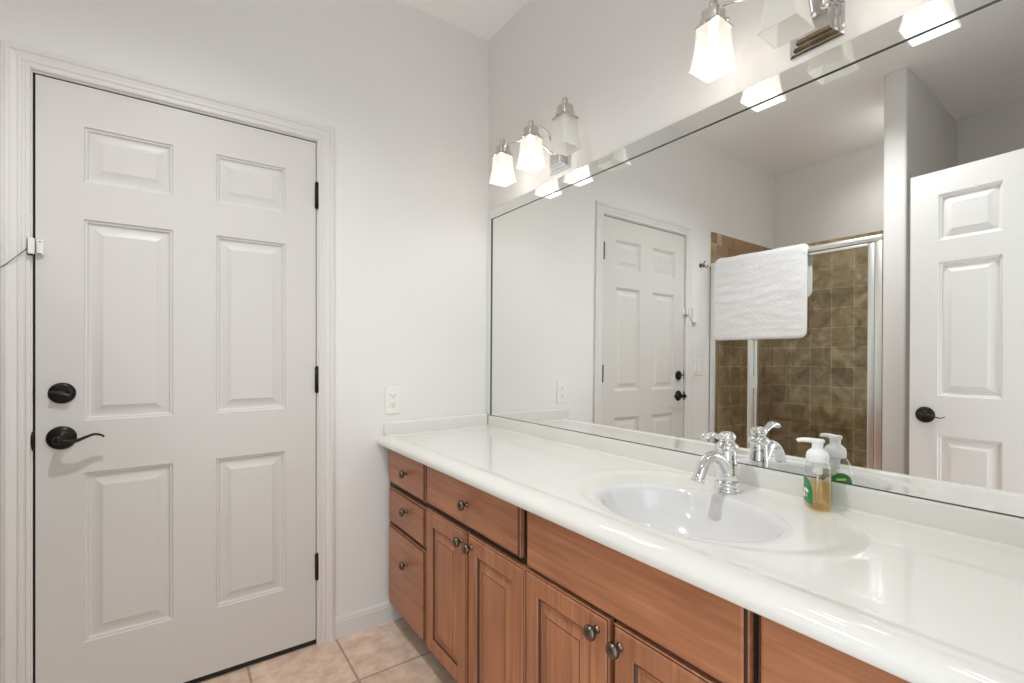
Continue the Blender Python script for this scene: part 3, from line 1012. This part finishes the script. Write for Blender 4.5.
b.lathe([(0.010, 0.078), (0.011, 0.082), (0.011, 0.098), (0.013, 0.106)], (0, 0, 0), 'z', 18)
b.build('dip_tube', M['pump'], so)


def patch(c_ang, half, z0, z1, arch, off, name, m, parent, sgn=1):
    b = MB(); n_, k_ = 22, 14
    g = []
    for i in range(n_ + 1):
        t = -1 + 2 * i / n_
        zt = z0 + (z1 - z0) * ((1 - arch) + arch * math.sqrt(max(0, 1 - t * t)))
        for j in range(k_ + 1):
            z = z0 + (zt - z0) * j / k_
            a, bb = bsec(z)
            # walk along the wide face by arc position, measured as local x
            xx = half * t
            e = 2.4
            yy = (bb + off) * max(0.02, 1 - abs(min(0.985, abs(xx) / (a + off))) ** e) ** (1 / e)
            g.append((xx + c_ang, sgn * yy, z))
    for i in range(n_):
        for j in range(k_):
            q = [i * (k_ + 1) + j, (i + 1) * (k_ + 1) + j, (i + 1) * (k_ + 1) + j + 1, i * (k_ + 1) + j + 1]
            b.add([g[x] for x in q], [(0, 1, 2, 3)], 0, True)
    return b.build(name, m, parent)


for sgn, nm in ((1, 'front'), (-1, 'back')):
    lb = patch(0.0, 0.0300, 0.012, 0.072, 0.55, 0.0007, 'label', M['label'], so, sgn)
    patch(0.0, 0.0296, 0.0124, 0.0716, 0.55, 0.0003, 'label_backing', M['label_white'], lb, sgn)
    if sgn > 0:
        patch(-0.003, 0.0150, 0.036, 0.045, 0.3, 0.0012, 'label_mark', M['label_white'], lb, sgn)
        patch(0.007, 0.0065, 0.022, 0.034, 0.9, 0.0012, 'label_mark', M['label_white'], lb, sgn)
        patch(-0.009, 0.0055, 0.026, 0.034, 0.9, 0.0012, 'label_mark', M['label_yellow'], lb, sgn)
    else:
        patch(0.0, 0.0120, 0.054, 0.0595, 0.1, 0.0012, 'label_mark', M['label_yellow'], lb, sgn)

# ------------------------------------------------------------------ outlet, switch, sensors, hook on the door wall
t = empty('power_outlet', (-0.508, 0.0, 0.9765)); tag(t, 'white duplex power outlet on the wall above the countertop end', 'outlet')
b = MB(); b.bbox(-0.035, 0.035, -0.006, -0.0002, -0.0605, 0.0605, 0.0022, 2); b.build('cover_plate', M['plastic'], t)
b = MB(); b.bbox(-0.0168, 0.0168, -0.0085, -0.004, -0.0335, 0.0335, 0.001, 1); b.build('receptacle', M['plastic'], t)
for zc in (-0.0195, 0.0195):
    b = MB()
    b.box(-0.0075, -0.0055, -0.0090, -0.0084, zc - 0.002, zc + 0.0065); b.box(0.0055, 0.0075, -0.0090, -0.0084, zc - 0.001, zc + 0.0060)
    b.lathe([(0.0027, 0.0), (0.0027, 0.0006)], (0, -0.0084, zc - 0.008), '-y', 10)
    b.build('slots', M['slot'], t)
for zc in (-0.047, 0.047):
    b = MB(); b.lathe([(0.003, 0.0), (0.0025, 0.001)], (0, -0.006, zc), '-y', 10); b.build('cover_screw', M['plastic'], t)

t = empty('light_switch', (-1.8125, 0.0, 1.1158)); tag(t, 'white double rocker switch plate seen in mirror beside the door', 'switch')
b = MB(); b.bbox(-0.058, 0.058, -0.006, -0.0002, -0.058, 0.058, 0.0022, 2); b.build('cover_plate', M['plastic'], t)
for q in (-0.023, 0.023):
    b = MB(); b.bbox(q - 0.0165, q + 0.0165, -0.0105, -0.004, -0.0335, 0.0335, 0.0015, 1); b.build('rocker', M['plastic'], t)

t = empty('alarm_contact', (-1.6530, -0.0125, 1.5085)); tag(t, 'small white wired alarm contact on the door casing', 'alarm sensor', 'door alarm sensors')
b = MB(); b.bbox(-0.0075, 0.0075, -0.012, 0.0, -0.0245, 0.0245, 0.0025, 2); b.build('sensor_case', M['plastic'], t)
b = MB(); b.box(-0.0085, -0.0065, -0.0115, -0.0025, -0.026, 0.022); b.bbox(-0.008, 0.006, -0.0125, -0.002, -0.0285, -0.0245, 0.001, 1); b.build('bracket', M['slot'], t)
b = MB(); b.tube(bez([(-0.006, -0.006, -0.006), (-0.030, -0.008, -0.035), (-0.062, -0.0075, -0.070), (-0.088, 0.002, -0.078)], 20), 0.0011, 6); b.build('wire', M['slot'], t)
t = empty('alarm_magnet', (-1.6360, 0.001, 1.5075)); tag(t, 'small white alarm magnet on the door edge, beside the wired contact', 'alarm sensor', 'door alarm sensors')
b = MB(); b.bbox(-0.0075, 0.0085, -0.012, 0.0, -0.0235, 0.0235, 0.0025, 2); b.build('magnet_case', M['plastic'], t)
b = MB(); b.box(-0.005, 0.006, -0.0125, -0.011, -0.0215, -0.0185); b.build('screw', M['slot'], t)
b = MB(); b.box(-0.001, 0.003, -0.0125, -0.011, 0.016, 0.019); b.build('screw', M['slot'], t)
t = empty('alarm_transmitter', (-1.7520, 0.0, 1.4905)); tag(t, 'white alarm transmitter box on wall left of the door casing', 'alarm sensor', 'door alarm sensors')
b = MB(); b.bbox(-0.026, 0.030, -0.024, -0.0002, -0.056, 0.050, 0.004, 2); b.build('case', M['plastic'], t)
b = MB(); b.bbox(-0.018, 0.022, -0.016, -0.002, -0.070, -0.0562, 0.003, 2); b.build('terminal_cover', M['nickel'], t)

t = empty('robe_hook', (-1.8390, 0.0, 1.8550)); tag(t, 'small chrome robe hook on wall between door and shower tiles', 'hook'); t.scale = (0.8, 0.8, 0.8)
b = MB(); b.lathe([(0.021, 0.0), (0.021, 0.004), (0.016, 0.008), (0.010, 0.010)], (0, 0, 0.006), '-y', 24); b.build('rose', M['pewter'], t)  # chrome hook in pewter: its dark reflections put into the colour
for s in (-1, 1):
    b = MB(); b.tube(bez([(0, -0.008, 0.004), (s * 0.010, -0.030, 0.000), (s * 0.018, -0.045, -0.018), (s * 0.022, -0.055, -0.008), (s * 0.024, -0.058, 0.006)], 20), 0.0048, 10)
    b.build('prong', M['pewter'], t)
b = MB(); b.tube(bez([(0, -0.008, 0.008), (0, -0.030, 0.016), (0, -0.045, 0.034)], 16), 0.0048, 10); b.lathe([(0.003, -0.006), (0.0075, 0), (0.003, 0.006)], (0, -0.046, 0.036), 'z', 12); b.build('prong', M['pewter'], t)

# ------------------------------------------------------------------ shower enclosure
SX = -1.970
sh = empty('shower_enclosure', (SX, 0, 0)); tag(sh, 'framed glass shower enclosure with silver rails, seen in the mirror', 'shower enclosure')


def sbox(name, y0, y1, z0, z1, d0=-0.018, d1=0.018, m='alu', bev=0.003):
    b = MB(); b.bbox(d0, d1, y1, y0, z0, z1, bev, 2); return b.build(name, M[m], sh, autosmooth=40)


b = MB(); b.bbox(-0.055, 0.055, -1.0585, -0.0105, 0.0, 0.105, 0.004, 2); b.build('curb', M['tile_side'], sh)
b = MB(); b.bbox(-0.020, 0.020, -1.0590, -0.0110, 1.855, 1.888, 0.003, 2); b.bbox(-0.024, 0.024, -1.0590, -0.0110, 1.866, 1.874, 0.002, 1); b.build('header_rail', M['alu'], sh, autosmooth=40)
sbox('bottom_rail', -0.011, -1.059, 0.105, 0.135)
sbox('wall_jamb', -0.0110, -0.0540, 0.135, 1.855)
sbox('wall_jamb', -1.0250, -1.0590, 0.135, 1.855)
sbox('strike_post', -0.2950, -0.3360, 0.135, 1.855, -0.020, 0.020)
sbox('door_stile', -0.3390, -0.3600, 0.140, 1.850, -0.012, 0.014)
sbox('door_stile', -0.9900, -1.0220, 0.140, 1.850, -0.012, 0.014)
sbox('door_rail', -0.3605, -0.9895, 0.140, 0.165, -0.012, 0.014)
sbox('door_rail', -0.3605, -0.9895, 1.833, 1.850, -0.012, 0.014)
for nm, y0, y1 in (('fixed_pane', -0.0545, -0.2945), ('door_pane', -0.3605, -0.9895)):
    b = MB(); b.box(-0.003, 0.003, y1, y0, 0.166, 1.832 if nm == 'door_pane' else 1.8545)
    b.build(nm, M['glass'], sh)
b = MB()
for q in (0.994, 1.046): b.tube([(0.012, -0.3490, q), (0.040, -0.3490, q)], 0.004, 10)
b.bbox(0.036, 0.046, -0.3780, -0.3440, 0.980, 1.060, 0.003, 2)
b.build('door_pull', M['alu'], sh)

# ------------------------------------------------------------------ bath mat over the header rail
bm_ = empty('bath_mat', (SX, 0, 0)); tag(bm_, 'fluffy white bath mat draped over the shower rail, seen in the mirror', 'bath mat')
MY_0, MY_1 = -0.042, -0.680
ZTOP = 1.906
HF, HB = 0.560, 0.30           # hang in front and behind
RB = 0.034
mb = MB()
ns, nw = 150, 110
arc = PI * RB
Ltot = HF + arc + HB
rc = 0.045


def mpath(s):
    if s < HF:
        z = ZTOP - RB - (HF - s); x = RB; nx_, nz_ = 1.0, 0.0
    elif s < HF + arc:
        a = (s - HF) / RB
        x = RB * math.cos(a); z = ZTOP - RB + RB * math.sin(a); nx_, nz_ = math.cos(a), math.sin(a)
    else:
        x = -RB; z = ZTOP - RB - (s - HF - arc); nx_, nz_ = -1.0, 0.0
    return x, z, nx_, nz_


def mat_side(off):
    g = []
    for i in range(ns + 1):
        u = i / ns
        for j in range(nw + 1):
            w = -1 + 2 * j / nw
            s = Ltot * u
            # rounded corners at both hems
            d = min(s, Ltot - s)
            ins = 0.0
            if d < rc:
                ins = rc - math.sqrt(max(0.0, rc * rc - (rc - d) ** 2))
            half = (MY_0 - MY_1) / 2 - ins
            y = (MY_0 + MY_1) / 2 - w * half
            x, z, ax, az = mpath(s)
            edge = 1 - min(1.0, (1 - abs(w)) * half / 0.045)
            z -= 0.024 * edge ** 2 * (1 if HF - 0.02 < s < HF + arc + 0.02 else 0)
            p = Vector((x, y, z))
            th = 0.0095 * (1 - 0.8 * edge ** 3) * (1 - 0.7 * max(0, 1 - d / 0.012))
            nn = noise.noise(Vector((s * 9, y * 7, 1.3))) * 0.0040 + noise.noise(Vector((s * 30, y * 9, 4.0))) * 0.0028 + noise.noise(Vector((s * 110, y * 90, 9.0))) * 0.0030
            o = off * th + (nn if off > 0 else 0.0) * (1 - edge ** 4)
            jit = noise.noise(Vector((s * 160, w * 5, 2.0))) * 0.0022 * edge
            g.append((p.x + ax * o, p.y + jit, p.z + az * o))
    return g


go, gi = mat_side(1.0), mat_side(-0.45)
n1 = nw + 1
fs = [(i * n1 + j, i * n1 + j + 1, (i + 1) * n1 + j + 1, (i + 1) * n1 + j) for i in range(ns) for j in range(nw)]
K = len(go)
bf = [tuple(K + k for k in reversed(f)) for f in fs]
ed = []
for j in range(nw):
    ed.append((j, K + j, K + j + 1, j + 1)); q = ns * n1
    ed.append((q + j, q + j + 1, K + q + j + 1, K + q + j))
for i in range(ns):
    ed.append((i * n1, (i + 1) * n1, K + (i + 1) * n1, K + i * n1)); q = nw
    ed.append((i * n1 + q, K + i * n1 + q, K + (i + 1) * n1 + q, (i + 1) * n1 + q))
mb.add(go + gi, fs + bf + ed, 0, True)
mb.build('pile', M['mat'], bm_, merge=None)
